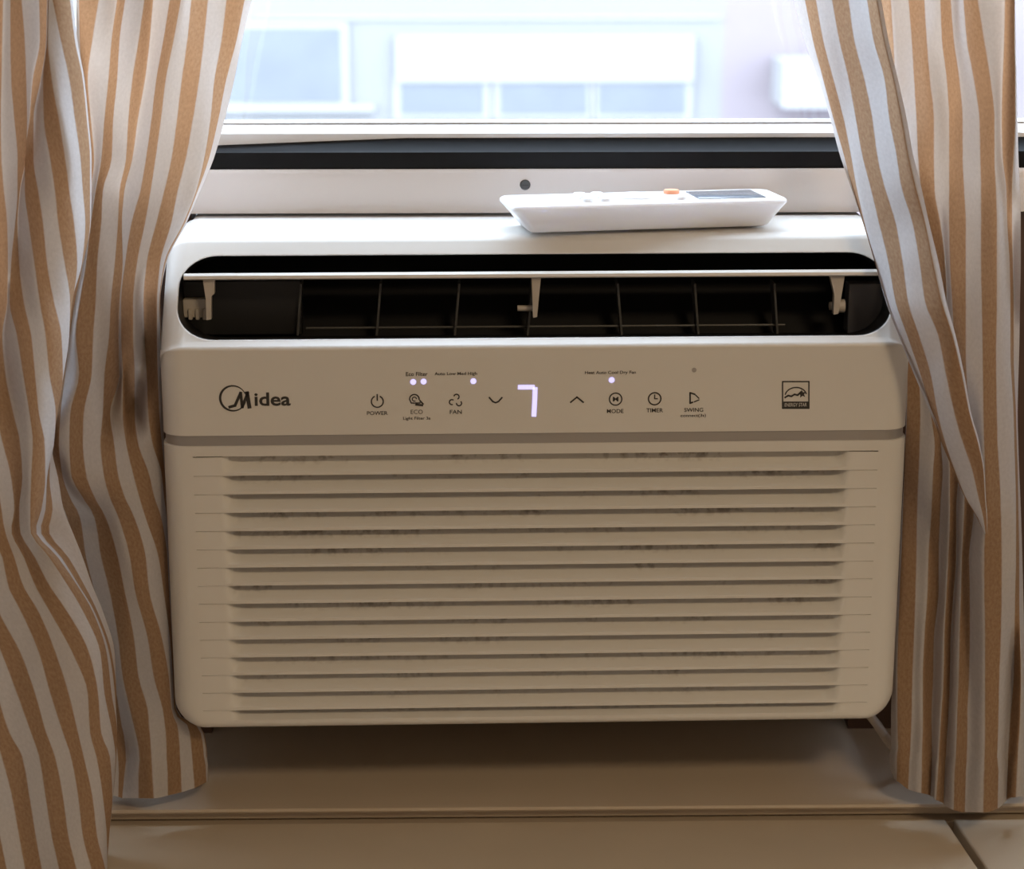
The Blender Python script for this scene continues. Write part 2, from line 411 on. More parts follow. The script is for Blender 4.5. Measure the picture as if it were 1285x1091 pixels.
fr = [bm.verts.new(slot_pt(x, s, -.05)) for x, s in lp]; bk = [bm.verts.new(slot_pt(x, s, .066)) for x, s in lp]
bm.faces.new(fr); bm.faces.new(bk[::-1]); n = len(lp)
for i in range(n): bm.faces.new((fr[i], bk[i], bk[(i+1) % n], fr[(i+1) % n]))
cutter = from_bm(bm)
me = boolean(cover, [cutter])
me.materials.clear(); bm = bmesh.new(); bm.from_mesh(me)
for f in bm.faces: f.material_index = 0
# cavity faces -> dark
def in_slot(c):
    # solve c = P0 + sl*s + axis*d in the y,z plane
    A = np.array([[sl.y, axis.y], [sl.z, axis.z]]); s_, d_ = np.linalg.solve(A, np.array([c.y-PB[0], c.z-PB[1]])); return s_, d_
cav = set()
for f in bm.faces:
    c = f.calc_center_median(); s_, d_ = in_slot(c)
    if -.001 < s_-S0 < S1-S0+.002 and abs(c.x) < VHW+.001 and d_ > .0008:
        # wall or back of the slot
        if d_ > .06 or abs(f.normal.dot(axis)) < .05: cav.add(f)
rim = [e for e in bm.edges if len(e.link_faces) == 2 and ((e.link_faces[0] in cav) != (e.link_faces[1] in cav))]
for f in cav: f.material_index = 1
bmesh.ops.bevel(bm, geom=rim, offset=.0030, segments=5, affect='EDGES', profile=.5, clamp_overlap=True)
for f in bm.faces:
    if f.material_index == 1 and f.calc_area() > 0:
        s_, d_ = in_slot(f.calc_center_median())
        if d_ < .0045: f.material_index = 0
me = from_bm(bm)
me.materials.append(M['plastic']); me.materials.append(M['plastic_dark'])
uc = link('upper_cover', me, None, ac, ang=35)
wn = uc.modifiers.new('wn', 'WEIGHTED_NORMAL'); wn.keep_sharp = True

# --- silver strip
bm = bm_box(-HW+.0012, HW-.0012, .0012, YBK, ZT0, ZT1)
bmesh.ops.bevel(bm, geom=[e for e in bm.edges if along(e, 2) and e.verts[0].co.y < .01], offset=.0158, segments=8, affect='EDGES', profile=.5)
t = link('trim_strip', from_bm(bm), 'trim', ac); t['label'] = 'silver strip between control panel and grille'

# --- grille frame
Z_TOP, NS, ZBT = .1880, 14, -.0030
ZHB = Z_TOP-NS*ZSL-.0085
HX = .2235
def outline(ins):
    """front outline pushed in by ins: left side down, round bottom corners, right side up"""
    r = .021; o_ = [(-HW+ins, ZT0), (-HW+ins, .12), (-HW+ins, .06)]
    for i in range(9):
        a_ = math.radians(180+90*i/8); o_.append((-HW+r+(r-ins)*math.cos(a_), ZBT+r+(r-ins*.42)*math.sin(a_)))
    for i in range(9):
        a_ = math.radians(270+90*i/8); o_.append((HW-r+(r-ins)*math.cos(a_), ZBT+r+(r-ins*.42)*math.sin(a_)))
    return o_+[(HW-ins, .06), (HW-ins, .12), (HW-ins, ZT0)]
RF = .0145
lv = [(outline(0), YBK)]+[(outline(RF*(1-math.cos(math.radians(a_)))), RF*(1-math.sin(math.radians(a_)))) for a_ in range(0, 91, 15)]
zt_ = Z_TOP+.0006
hole = [(-HX, zt_), (-HX, .12), (-HX, .06)]+[(-HX, ZHB)]*9+[(HX, ZHB)]*9+[(HX, .06), (HX, .12), (HX, zt_)]
lv += [(hole, 0), (hole, .03)]
bm = bmesh.new(); R__ = [[bm.verts.new((x, y, z)) for x, z in lp_] for lp_, y in lv]; n_ = len(hole)
for a_, b_ in zip(R__[:-1], R__[1:]):
    for i in range(n_-1): bm.faces.new((a_[i], a_[i+1], b_[i+1], b_[i]))
hi_, hj_ = len(lv)-2, len(lv)-1
bm.faces.new((R__[hi_-1][0], R__[hi_][0], R__[hi_][-1], R__[hi_-1][-1]))
bm.faces.new((R__[hi_][0], R__[hj_][0], R__[hj_][-1], R__[hi_][-1]))
bm.faces.new([R__[i][0] for i in range(hi_)]+[R__[i][-1] for i in range(hi_-1, -1, -1)])
bm.faces.new(R__[0][::-1])
bmesh.ops.remove_doubles(bm, verts=bm.verts, dist=1e-6)
gf = link('grille_frame', from_bm(bm), 'plastic', ac, ang=35)
box('air_filter', (-HX+.0003, HX-.0003, .0155, .0295, ZHB+.0003, Z_TOP), 'filter', ac)
# --- slats: shingled blades whose recess dies out towards both ends
xs = sorted(set([-HX, -.219, -.215, -.211, -.208, -.2055, -.2035, -.2015, -.199, -.195, -.15, -.075, 0, .075, .15, .195, .199, .2015, .2035, .2055, .208, .211, .215, .219, HX]))
def rec(x):
    a = abs(x)
    t_ = min(max((a-.196)/(.2065-.196), 0), 1); t_ = t_*t_*(3-2*t_)
    tail = .0009*min(max((HX-.002-a)/(.014), 0), 1)
    return max(.0110*(1-t_), tail)
V, F = [], []
for x in xs:
    d = rec(x); y0 = 0.0
    h = ZSL
    sec = [(y0, -h+.0001), (y0, -h+.0022), (y0+d*.64, -h*.46), (y0+d, -.0002), (y0+d+.0012, -.0002), (y0+d*.64+.0016, -h*.52), (y0+.0022, -h+.0001)]
    V += [(x, y, z) for y, z in sec]
m_ = 7
for i in range(len(xs)-1):
    for j in range(m_):
        F.append((i*m_+j, i*m_+(j+1) % m_, (i+1)*m_+(j+1) % m_, (i+1)*m_+j))
F.append(tuple(range(m_))[::-1]); F.append(tuple((len(xs)-1)*m_+j for j in range(m_)))
bm = bmesh.new(); tmp = pyd('slat', V, F); bm.from_mesh(tmp); slat_me = from_bm(bm, 'slat')
for k_ in range(NS+1):
    so_ = link('slat', slat_me, 'slat', ac, (0, 0, Z_TOP-k_*ZSL), ang=30)
    if k_ == NS: so_.scale.z = .0085/ZSL
for px in (385, 535, 685, 835, 985):
    x = face(px, 700).x
    box('grille_rib', (x-.0008, x+.0008, .0128, .0152, ZHB+.0005, Z_TOP-.0005), 'slat', ac, smooth=False)

# --- steel chassis through the window
box('chassis', (-.2345, .2345, YBK, .52, .008, .3240), 'steel', ac, bev=.004)

# --- vent interior
def fpt(px, py, yl): return face(px, py, yl)
a = fpt(228, 345, .030); b = fpt(1108, 345, .030)
fl_prof = []
th_, dp = .0042, .034
tdir = Vector((0, math.cos(math.radians(7.5)), -math.sin(math.radians(7.5)))); tn = Vector((0, tdir.z*-1, tdir.y))
c0 = Vector((0, .030, (a.z+b.z)/2))
def flp(u, v): q = c0+tdir*u+tn*v; return (q.y, q.z)
fl_prof = [flp(.0010, -th_/2), flp(0, -th_/3), flp(.0004, th_/8), flp(.0022, th_/2), flp(dp, .0008), flp(dp, -.0008)]
fb = link('air_flap', from_bm(extrude_x(fl_prof, -.2285, .2285)), 'plastic', ac, ang=25)
fb['label'] = 'thin white hinged flap across the vent'
def vbox(name, px0, py0, px1, py1, yl, yd, mat, parent, bev=.0006):
    p0 = fpt(px0, py1, yl); p1 = fpt(px1, py0, yl)
    return box(name, (p0.x, p1.x, yl, yl+yd, p0.z, p1.z), mat, parent, bev=bev, seg=1)
# arms that carry the flap
def arm(pts, yl, w, name='flap_arm'):
    bm = bmesh.new(); q = [fpt(x, y, yl) for x, y in pts]
    f_ = [bm.verts.new((v.x, yl, v.z)) for v in q]; g_ = [bm.verts.new((v.x, yl+w, v.z)) for v in q]
    bm.faces.new(f_); bm.faces.new(g_[::-1]); n_ = len(q)
    for i in range(n_): bm.faces.new((f_[i], g_[i], g_[(i+1) % n_], f_[(i+1) % n_]))
    return link(name, from_bm(bm), 'bracket', fb, ang=20)
arm([(254, 347), (269, 347), (269, 369), (265, 372), (265, 401), (259, 402), (258, 375)], .034, .006)
arm([(667, 347), (679, 347), (677, 366), (674, 398), (669, 399), (668, 370)], .034, .006)
arm([(1042, 347), (1060, 347), (1056, 372), (1052, 394), (1046, 395), (1047, 370)], .034, .006)
p_ = fpt(656, 387, .045); bm = tube([(p_.x-.0035, .045, p_.z), (p_.x+.007, .045, p_.z)], .0020); link('pivot_pin', from_bm(bm), 'bracket', ac)
p_ = fpt(1052, 384, .045)
bm = tube([(p_.x-.006, .045, p_.z), (p_.x-.002, .045, p_.z), (p_.x-.002, .045, p_.z), (p_.x+.004, .045, p_.z)], [.0028, .0028, .0045, .0045]); link('pivot_knob', from_bm(bm), 'bracket', ac)
mb = vbox('drive_block', 230, 376, 262, 399, .050, .012, 'bracket', ac)
for i in range(3): vbox('drive_tooth', 236+i*9, 388, 241+i*9, 402, .0482, .003, 'bracket', mb)
# inner end blocks
vbox('duct_block', 232, 352, 378, 421, .058, .014, 'plastic_dark', ac)
vbox('duct_block', 1063, 356, 1116, 419, .050, .014, 'duct_lit_grey', ac)
# upright fins
for px in (376, 475, 573, 664, 776, 872, 971):
    p0 = fpt(px-1, 420, .055); p1 = fpt(px+3, 355, .055)
    lean = .0016*(1 if px < 671 else -1)
    V = []
    for z, dx in ((p0.z, -lean), (p1.z, lean)):
        for x in (-.0007, .0007):
            for y in (.0515, .068): V.append((p0.x+.001+x+dx, y, z))
    link('fin', pyd('fin', V, [(0, 1, 3, 2), (4, 6, 7, 5), (0, 4, 5, 1), (2, 3, 7, 6), (0, 2, 6, 4), (1, 5, 7, 3)]), 'fin', ac, smooth=False)
pa = fpt(384, 412, .056); pb = fpt(985, 410, .056)
link('fin_rod', from_bm(tube([(pa.x, .056, pa.z), (pb.x, .056, pa.z)], .0009, 8)), 'fin', ac)

# --- printing on the control panel
YP = -.00025
def ink(name, verts, faces, mat='ink', label=None, parent=ac):
    o = link(name, pyd(name, [(x, YP, z) for x, z in verts], faces), mat, parent, smooth=False)
    if label: o['label'] = label
    return o
class Ink:
    def __init__(s): s.v = []; s.f = []
    def poly(s, pts):
        i = len(s.v); s.v += [tuple(p) for p in pts]; s.f.append(tuple(range(i, i+len(pts)))); return s
    def line(s, pts, w):
        for (x0, z0), (x1, z1) in zip(pts[:-1], pts[1:]):
            L_ = math.hypot(x1-x0, z1-z0) or 1; ux, uz = (x1-x0)/L_, (z1-z0)/L_; e = w*.35
            nx, nz = -uz*w/2, ux*w/2
            x0e, z0e, x1e, z1e = x0-ux*e, z0-uz*e, x1+ux*e, z1+uz*e
            s.poly([(x0e+nx, z0e+nz), (x0e-nx, z0e-nz), (x1e-nx, z1e-nz), (x1e+nx, z1e+nz)])
        return s
    def arc(s, cx, cz, r, a0, a1, w, n=28, rz=None):
        rz = rz or r
        for i in range(n):
            a, b = math.radians(a0+(a1-a0)*i/n), math.radians(a0+(a1-a0)*(i+1)/n)
            s.poly([(cx+(r-w/2)*math.cos(a), cz+(rz-w/2)*math.sin(a)), (cx+(r+w/2)*math.cos(a), cz+(rz+w/2)*math.sin(a)),
                    (cx+(r+w/2)*math.cos(b), cz+(rz+w/2)*math.sin(b)), (cx+(r-w/2)*math.cos(b), cz+(rz-w/2)*math.sin(b))])
        return s
    def disc(s, cx, cz, r, n=18): return s.poly([(cx+r*math.cos(2*math.pi*i/n), cz+r*math.sin(2*math.pi*i/n)) for i in range(n)])
    def build(s, name, mat='ink', label=None, parent=ac): return ink(name, s.v, s.f, mat, label, parent)
def fxz(px, py): p = face(px, py); return p.x, p.z
U1 = face(672, 500).x-face(671, 500).x        # one photo pixel on the panel, in metres
def text(name, body, px, py, wpx, hpx=None, bold=0, shear=0, mat='ink', parent=ac, label=None, align='C'):
    cu = bpy.data.curves.new(name, 'FONT'); cu.body = body; cu.size = 1; cu.shear = shear; cu.offset = bold; cu.resolution_u = 3
    o = bpy.data.objects.new('tmp_text', cu); COL.objects.link(o)
    dg = bpy.context.evaluated_depsgraph_get(); dg.update()
    me = bpy.data.meshes.new_from_object(o.evaluated_get(dg)); bpy.data.objects.remove(o)
    co = np.array([v.co for v in me.vertices]); mn, mx_ = co.min(0), co.max(0)
    sx = wpx*U1/(mx_[0]-mn[0]); sz = hpx*U1/(mx_[1]-mn[1]) if hpx else sx
    cx, cz = fxz(px, py)
    for v in me.vertices:
        x, z = (v.co.x-(mn[0]+mx_[0])/2)*sx, (v.co.y-(mn[1]+mx_[1])/2)*sz
        v.co = (cx+x, YP, cz+z)
    ob = link(name, me, mat, parent, smooth=False)
    if label: ob['label'] = label
    return ob
# brand lettering: crescent ring, slanted M, letters
lg = Ink(); cx, cz = fxz(292, 500); R_ = 17.0*U1
for i in range(40):
    a, b = math.radians(20+325*i/40), math.radians(20+325*(i+1)/40)
    def th(q): return (.55+1.15*max(0, math.sin((q-math.radians(20))/math.radians(325)*math.pi))**1.5)*U1*1.75
    lg.poly([(cx+(R_-th(a))*math.cos(a), cz+(R_-th(a))*math.sin(a)), (cx+R_*math.cos(a), cz+R_*math.sin(a)), (cx+R_*math.cos(b), cz+R_*math.sin(b)), (cx+(R_-th(b))*math.cos(b), cz+(R_-th(b))*math.sin(b))])
lo = lg.build('brand_ring', label='dark printed ring of the brand mark')
mk = Ink()
for pts in ([(288, 511), (295, 509), (302, 493)], [(302, 493), (304, 511)], [(304, 511), (311, 493)]):
    mk.line([fxz(*q) for q in pts], 3.6*U1)
mk.line([fxz(310, 493), fxz(313, 511)], 5.0*U1)
mk.build('brand_letter', parent=lo)
text('brand_letters', 'idea', 342, 501, 45, 17.5, bold=.022, parent=lo)
# touch keys
ic = Ink(); x, z = fxz(473.5, 504); ic.arc(x, z, 7.4*U1, 115, 425, 1.7*U1).line([(x, z+9*U1), (x, z+1.5*U1)], 1.7*U1); ic.build('power_icon')
text('key_text', 'POWER', 473.5, 518.5, 26, 5, bold=.01)
ic = Ink(); x, z = fxz(521, 501)
ic.arc(x-1*U1, z, 6*U1, -10, 190, 1.6*U1).line([(x-7*U1, z), (x-5*U1, z-5*U1), (x+6*U1, z-5*U1)], 1.6*U1).arc(x-1*U1, z, 2.6*U1, 0, 300, 1.4*U1)
ic.line([(x+1*U1, z-7*U1), (x+9*U1, z-8*U1)], 2.6*U1).line([(x+6*U1, z-2*U1), (x+10*U1, z-6.5*U1)], 2*U1); ic.build('eco_icon')
text('key_text', 'ECO', 523, 517, 15, 5.5); text('key_text', 'Light Filter 3s', 523, 525.5, 34, 5, bold=.01)
ic = Ink(); x, z = fxz(572, 503)
for a in (80, 200, 320):
    r_ = math.radians(a); ic.arc(x+5.2*U1*math.cos(r_), z+5.2*U1*math.sin(r_), 3.2*U1, a-150, a+90, 1.6*U1, 14)
ic.build('fan_icon'); text('key_text', 'FAN', 572, 517, 15, 5.2, bold=.01)
Ink().line([fxz(614, 499), fxz(618.5, 504), fxz(622, 505.5), fxz(625.5, 504), fxz(630, 499)], 2.0*U1).build('down_icon')
Ink().line([fxz(716, 505), fxz(724, 498.5), fxz(732, 505)], 2.0*U1).build('up_icon')
ic = Ink(); x, z = fxz(772.5, 501); ic.arc(x, z, 7.8*U1, 0, 360, 1.6*U1); ic.build('mode_icon')
text('key_text', 'M', 772.5, 501, 7, 6, bold=.03); text('key_text', 'MODE', 772, 516, 21, 5.2, bold=.01)
ic = Ink(); x, z = fxz(821.5, 500.5); ic.arc(x, z, 7.8*U1, 0, 360, 1.7*U1).line([(x, z+5*U1), (x, z), (x+3.5*U1, z)], 1.4*U1); ic.build('timer_icon')
text('key_text', 'TIMER', 821.5, 515, 21, 5.2, bold=.01)
ic = Ink(); ic.line([fxz(866, 493), fxz(866, 506)], 2*U1).line([fxz(866, 493), fxz(872, 495)], 2*U1).line([fxz(866, 506), fxz(869, 505)], 2.2*U1)
ic.line([fxz(873, 496), fxz(877, 500)], 1.5*U1).line([fxz(871, 504.5), fxz(877, 502)], 1.5*U1); ic.build('swing_icon')
text('key_text', 'SWING', 870.5, 514.5, 24, 5.2, bold=.01); text('key_text', 'connect(3s)', 870, 522, 32, 5.2, bold=.01)
text('indicator_text', 'Eco Filter', 523, 469.5, 27, 5.2, bold=.012); text('indicator_text', 'Auto Low Med High', 572, 469.5, 53, 5.2, bold=.012)
text('indicator_text', 'Heat Auto Cool Dry Fan', 766, 468, 64, 5.2, bold=.012)
x, z = fxz(871, 464.5); Ink().disc(x, z, 3*U1).build('sensor_dot', 'trim')
for px, py in ((518.5, 479.5), (531.5, 479), (594, 478.5), (767.5, 477)):
    x, z = fxz(px, py); Ink().disc(x, z, 3.6*U1).build('indicator_light', 'digit', 'small glowing white dot')
dg_ = Ink()
dg_.line([fxz(652, 486), fxz(669, 486)], 5.6*U1).line([fxz(671.5, 488), fxz(671, 502)], 5.8*U1).line([fxz(670.8, 506), fxz(670, 521)], 5.8*U1)
dg_.build('display_digit', 'digit', 'glowing white seven on the display')
# energy mark
em = Ink()
c = [(982, 479), (1015, 479), (1015, 512.5), (982, 512.5), (982, 479)]
em.line([fxz(*q) for q in c], 1.7*U1).poly([fxz(983, 504), fxz(1014.5, 504), fxz(1014.5, 512), fxz(983, 512)])
x, z = fxz(998.5, 497); em.arc(x, z, 13.5*U1, 12, 172, 1.6*U1, rz=11*U1)
sw = [(985, 499), (989, 496.5), (993, 497.5), (997, 495), (1001, 496), (1005, 492)]
em.line([fxz(*q) for q in sw], 2.2*U1)
x, z = fxz(1006.5, 494.5)
star = [(x+(5.6 if i % 2 == 0 else 2.4)*U1*math.cos(math.radians(100+36*i)), z+(5.6 if i % 2 == 0 else 2.4)*U1*math.sin(math.radians(100+36*i))) for i in range(10)]
em.poly(star); eo = em.build('energy_mark', label='square printed energy mark')
YP = -.0004; text('energy_text', 'ENERGY STAR', 998.5, 508, 28, 4.6, mat='plastic', parent=eo); YP = -.00025
# --- power cord under the right corner
pts = [at_y(1085, 893, .06), at_y(1093, 900, .058), at_y(1101, 910, .052), at_y(1109, 922, .045), at_y(1120, 938, .05), at_y(1140, 960, .065)]
pts = [AC_I @ p for p in pts]
co_ = link('power_cord', from_bm(tube(pts, .0032, 10)), 'cord', ac); co_['label'] = 'beige cord under the right corner'

# ------------------------------------------------------------------ remote control
ZR = .3250
q0 = at_z(664, 293, ZR); q1 = at_z(966, 284, ZR)
rz = math.atan2(q1.y-q0.y, q1.x-q0.x)
LR = (q1-q0).length
rem = empty('remote_control', ((q0.x+q1.x)/2-math.sin(rz)*.0225, (q0.y+q1.y)/2+math.cos(rz)*.0225, ZR+.0002), rz)
tag(rem, 'white remote control lying on top of the air conditioner', 'remote control')
def rr(hx, hy, r, n=5, dx=0):
    o_ = []
    for sx, sy, a0 in ((1, 1, 0), (-1, 1, 90), (-1, -1, 180), (1, -1, 270)):
        for i in range(n+1):
            a = math.radians(a0+90*i/n); o_.append((dx+sx*(hx-r)+r*math.cos(a), sy*(hy-r)+r*math.sin(a)))
    return o_
def loft(loops):
    bm = bmesh.new(); R__ = [[bm.verts.new((x, y, z)) for x, y in lp_] for lp_, z in loops]; n_ = len(R__[0])
    for a_, b_ in zip(R__[:-1], R__[1:]):
        for i in range(n_): bm.faces.new((a_[i], a_[(i+1) % n_], b_[(i+1) % n_], b_[i]))
    bm.faces.new(R__[0][::-1]); bm.faces.new(R__[-1]); return from_bm(bm)
h = LR/2; HR = .0185
link('body', loft([(rr(h-.002, .0215, .004), 0), (rr(h, .0230, .005), .0012), (rr(h+.005, .0252, .006), .008), (rr(h+.0105, .0262, .007), HR-.0045),
                   (rr(h+.0120, .0268, .0075), HR-.0028), (rr(h+.0118, .0266, .0075), HR-.0010), (rr(h+.0105, .0254, .0068), HR)]), 'remote', rem, ang=50)
def rtop(name, x0, x1, y0, y1, hh, mat, bev, label=None):
    o = box(name, (x0, x1, y0, y1, HR-.001, HR+hh), mat, rem, bev=bev, seg=2)
    if label: o['label'] = label
    return o
rtop('screen', h*.42, h*.98, -.0175, .0175, .0006, 'lcd', .0003, 'dark grey display window')
def rdisc(name, x, y, r, hh, mat, label=None):
    o = link(name, loft([([(x+r*math.cos(a*math.pi/12), y+r*math.sin(a*math.pi/12)) for a in range(24)], HR-.001),
                         ([(x+r*math.cos(a*math.pi/12), y+r*math.sin(a*math.pi/12)) for a in range(24)], HR+hh*.6),
                         ([(x+r*.88*math.cos(a*math.pi/12), y+r*.88*math.sin(a*math.pi/12)) for a in range(24)], HR+hh)]), mat, rem)
    if label: o['label'] = label
    return o
rdisc('dial', -.004, .003, .0145, .0016, 'button')
rdisc('button', .0235, .014, .0055, .0026, 'orange', 'orange power button')
for x, y in ((.0225, -.014), (-.029, .013), (-.029, 0), (-.029, -.013), (-.041, .013), (-.041, 0), (-.041, -.013)):
    rdisc('button', x, y, .0042, .0022, 'button')

# ------------------------------------------------------------------ curtains
def pchip(xk, yk, x):
    xk = np.asarray(xk, float); yk = np.asarray(yk, float); h_ = np.diff(xk); d = np.diff(yk)/h_
    m_ = np.zeros_like(yk)
    for i in range(1, len(xk)-1):
        if d[i-1]*d[i] > 0:
            w1, w2 = 2*h_[i]+h_[i-1], h_[i]+2*h_[i-1]; m_[i] = (w1+w2)/(w1/d[i-1]+w2/d[i])
    m_[0], m_[-1] = d[0], d[-1]
    i = np.clip(np.searchsorted(xk, x)-1, 0, len(xk)-2); t = (x-xk[i])/h_[i]
    return ((1+2*t)*(1-t)**2*yk[i]+t*(1-t)**2*h_[i]*m_[i]+t*t*(3-2*t)*yk[i+1]+t*t*(t-1)*h_[i]*m_[i+1])

def sheet(name, parent, ustart, rows, depth, pstep=10, sub=5, top=1.5, spread=1.0, uflip=False, jitter=.0012):
    """rows: {photo row: [column positions]}, depth: {photo row: [(column, metres from the wall plane)]}.
    Column i is the stripe edge number ustart+i; returns the cloth mesh object."""
    ys = sorted(rows); nc = len(rows[ys[0]])
    for y in ys: assert len(rows[y]) == nc, (name, y, len(rows[y]), nc)
    X = np.array([rows[y] for y in ys], float)
    dy = sorted(depth); cols = np.arange(nc)
    D0 = np.array([[float(v) for v in pchip([c for c, _ in depth[y]], [v for _, v in depth[y]], cols)] for y in dy])
    yy = np.arange(ys[0], ys[-1]+.1, pstep)
    Xi = np.array([pchip(ys, X[:, c], yy) for c in range(nc)]).T
    Di = np.array([pchip(dy, D0[:, c], np.clip(yy, dy[0], dy[-1])) for c in range(nc)]).T
    uu = np.arange(0, nc-1+1e-6, 1/sub)
    V, UVs = [], []
    NR = []
    for r in range(len(yy)):
        xr_ = pchip(cols, Xi[r], uu); dr = pchip(cols, Di[r], uu)
        row_ = []
        for k_ in range(len(uu)):
            q_ = at_y(xr_[k_], yy[r], dr[k_])
            row_.append(at_y(xr_[k_], yy[r], dr[k_]+.0045*mnoise.noise((q_.x*38+7*ustart, q_.z*9, len(name)))+.0018*mnoise.noise((q_.x*90, q_.z*30+5, len(name)))))
        NR.append(row_)
    # hang on upwards beyond the frame
    topr = NR[0]; z0 = sum(p.z for p in topr)/len(topr); ups = []
    for f_ in (.25, .5, .75, 1.0):
        z = z0+(top-z0)*f_
        ups.append([Vector((p.x*(1+(spread-1)*f_)+.0, p.y*(1-.5*f_)+.04*.5*f_, z+(p.z-z0)*(1-f_))) for p in topr])
    NR = ups[::-1]+NR
    nu = len(uu); me = bpy.data.meshes.new(name)
    V = [tuple(p) for R3 in NR for p in R3]
    # running length down the cloth for the weave
    F = []
    for r in range(len(NR)-1):
        for k_ in range(nu-1): F.append((r*nu+k_, r*nu+k_+1, (r+1)*nu+k_+1, (r+1)*nu+k_))
    me.from_pydata(V, [], F); me.update()
    uvl = me.uv_layers.new(name='UVMap')
    for li, lp_ in enumerate(me.loops):
        r, k_ = divmod(lp_.vertex_index, nu)
        uvl.data[li].uv = (ustart+uu[k_], -NR[r][k_].z*2)
    o = link(name, me, 'cloth', parent, smooth=False)
    me.polygons.foreach_set('use_smooth', [True]*len(me.polygons))
    return o, NR, uu, nu
def hem(parent, NR, uu, ustart, rows_n, off=.0012):
    """turned-up hem: a second layer on the last rows, in front of the cloth"""
    R_ = NR[-rows_n:]; V = []; UVs = []; nu = len(uu)
    for i, R3 in enumerate(R_):
        for k_, p in enumerate(R3):
            a = R3[min(k_+1, nu-1)]-R3[max(k_-1, 0)]; nrm = Vector((a.y, -a.x, 0))
            nrm = nrm.normalized() if nrm.length > 1e-6 else Vector((0, -1, 0))
            if nrm.y > 0: nrm = -nrm
            V.append(p+nrm*off*(1 if i else .15))
    F = [(r*nu+k_, r*nu+k_+1, (r+1)*nu+k_+1, (r+1)*nu+k_) for r in range(rows_n-1) for k_ in range(nu-1)]
    me = pyd('hem', V, F); uvl = me.uv_layers.new(name='UVMap')
    for li, lp_ in enumerate(me.loops):
        r, k_ = divmod(lp_.vertex_index, nu); uvl.data[li].uv = (ustart+uu[k_], -V[lp_.vertex_index].z*2+.3)
    me.polygons.foreach_set('use_smooth', [True]*len(me.polygons))
    o = link('hem', me, 'cloth', parent, smooth=False); return o

cl = empty('striped_curtain', (-.34, 0, ZS)); tag(cl, 'tan and white striped curtain left of the air conditioner, gathered in two layers', 'curtain')
cr = empty('striped_curtain', (.34, 0, ZS)); tag(cr, 'tan and white striped curtain right of the air conditioner, drawn across its corner', 'curtain')
for o in (cl, cr): o['group'] = 'curtains framing the window'
cl_inv, cr_inv = Vector((.34, 0, -ZS)), Vector((-.34, 0, -ZS))

# left, front layer.  columns: y0 y1 z0 z1 a0 a1 b0 b1 c0 c1 d0 d1 e0 e1 f0 f1 g0 g1 end
L_A = {
   0: [-178,-160,-138,-120,-98,-80,-58,-40,-20,4, 13,27, 49,59, 60,61, 66,88, 91],
  50: [-178,-160,-138,-120,-98,-80,-58,-40,-20,3, 13,31, 50,58, 59,60, 76,94, 97],
 100: [-178,-160,-138,-120,-98,-80,-58,-40,-19,2, 14,33, 41,51, 54,65, 87,104, 106],
 150: [-178,-160,-138,-120,-98,-80,-58,-40,-18,1, 18,34, 37,42, 55,74, 94,109, 111],
 200: [-176,-158,-136,-118,-96,-78,-57,-38,-17,2, 22,32, 31,42, 63,82, 101,113, 115],
 240: [-174,-156,-134,-116,-94,-76,-55,-36,-14,5, 22,25, 31,48, 69,87, 104,113, 115],
 280: [-172,-154,-132,-114,-92,-74,-50,-30,-10,9, 19,22, 36,54, 73,93, 107,113, 114],
 330: [-168,-150,-128,-110,-86,-68,-46,-27,-8,10, 14,24, 43,59, 81,97, 103,104, 103],
 380: [-160,-142,-120,-102,-78,-60,-40,-24,-6,9, 12,30, 50,68, 88,91, 89,86, 84],
 420: [-150,-132,-110,-92,-68,-50,-32,-18,-8,3, 21,39, 57,77, 87,86, 82,80, 78],
 470: [-140,-122,-100,-82,-60,-42,-32,-20,-12,7, 29,44, 62,79, 80,76, 74,72, 70],
 520: [-132,-114,-92,-74,-54,-38,-28,-16,-5,17, 37,49, 70,72, 70,68, 66,65, 64],
 555: [-128,-110,-88,-70,-50,-36,-26,-10,3,25, 41,56, 68,66, 64,63, 62,61, 60],
 600: [-126,-108,-86,-68,-50,-36,-24,-4,14,28, 39,57, 59,62, 73,72, 71,70, 69],
 640: [-124,-106,-84,-66,-50,-36,-22,2,18,24, 38,52, 57,66, 80,79, 78,77, 76],
 665: [-122,-104,-82,-64,-48,-34,-16,6,14,25, 38,45, 51,61, 90,89, 88,87, 86],
 700: [-116,-98,-76,-58,-42,-26,3,18,30,44, 62,73, 77,86, 104,103, 102,101, 100],
 735: [-106,-88,-66,-48,-32,-14,10,29,44,62, 85,97, 99,106, 116,115, 114,113, 112],
 767: [-96,-78,-56,-38,-22,-2,26,48,62,84, 104,116, 118,122, 129,128, 127,126, 125],
 820: [-80,-62,-38,-20,2,26,49,70,91,112, 126,134, 137,140, 144,143, 142,141, 140],
 870: [-68,-50,-24,-4,21,44,63,86,110,123, 131,140, 144,146, 146,146, 145,144, 143],
 920: [-54,-34,-8,12,39,58,79,98,113,127, 141,147, 147,146, 145,145, 144,143, 142],
 950: [-46,-26,2,28,49,69,89,105,121,138, 145,146, 145,144, 144,143, 142,141, 140],
1000: [-32,-12,15,37,57,79,98,116,129,141, 142,142, 141,140, 139,138, 137,136, 135],
1050: [-20,0,24,45,65,86,104,122,134,137, 137,136, 135,134, 133,132, 131,130, 129],
1100: [-10,10,33,54,76,98,117,133,135,134, 133,132, 131,130, 129,128, 127,126, 125],
1180: [6,26,47,68,90,112,131,134,134,133, 132,131, 130,129, 128,127, 126,125, 124],
}
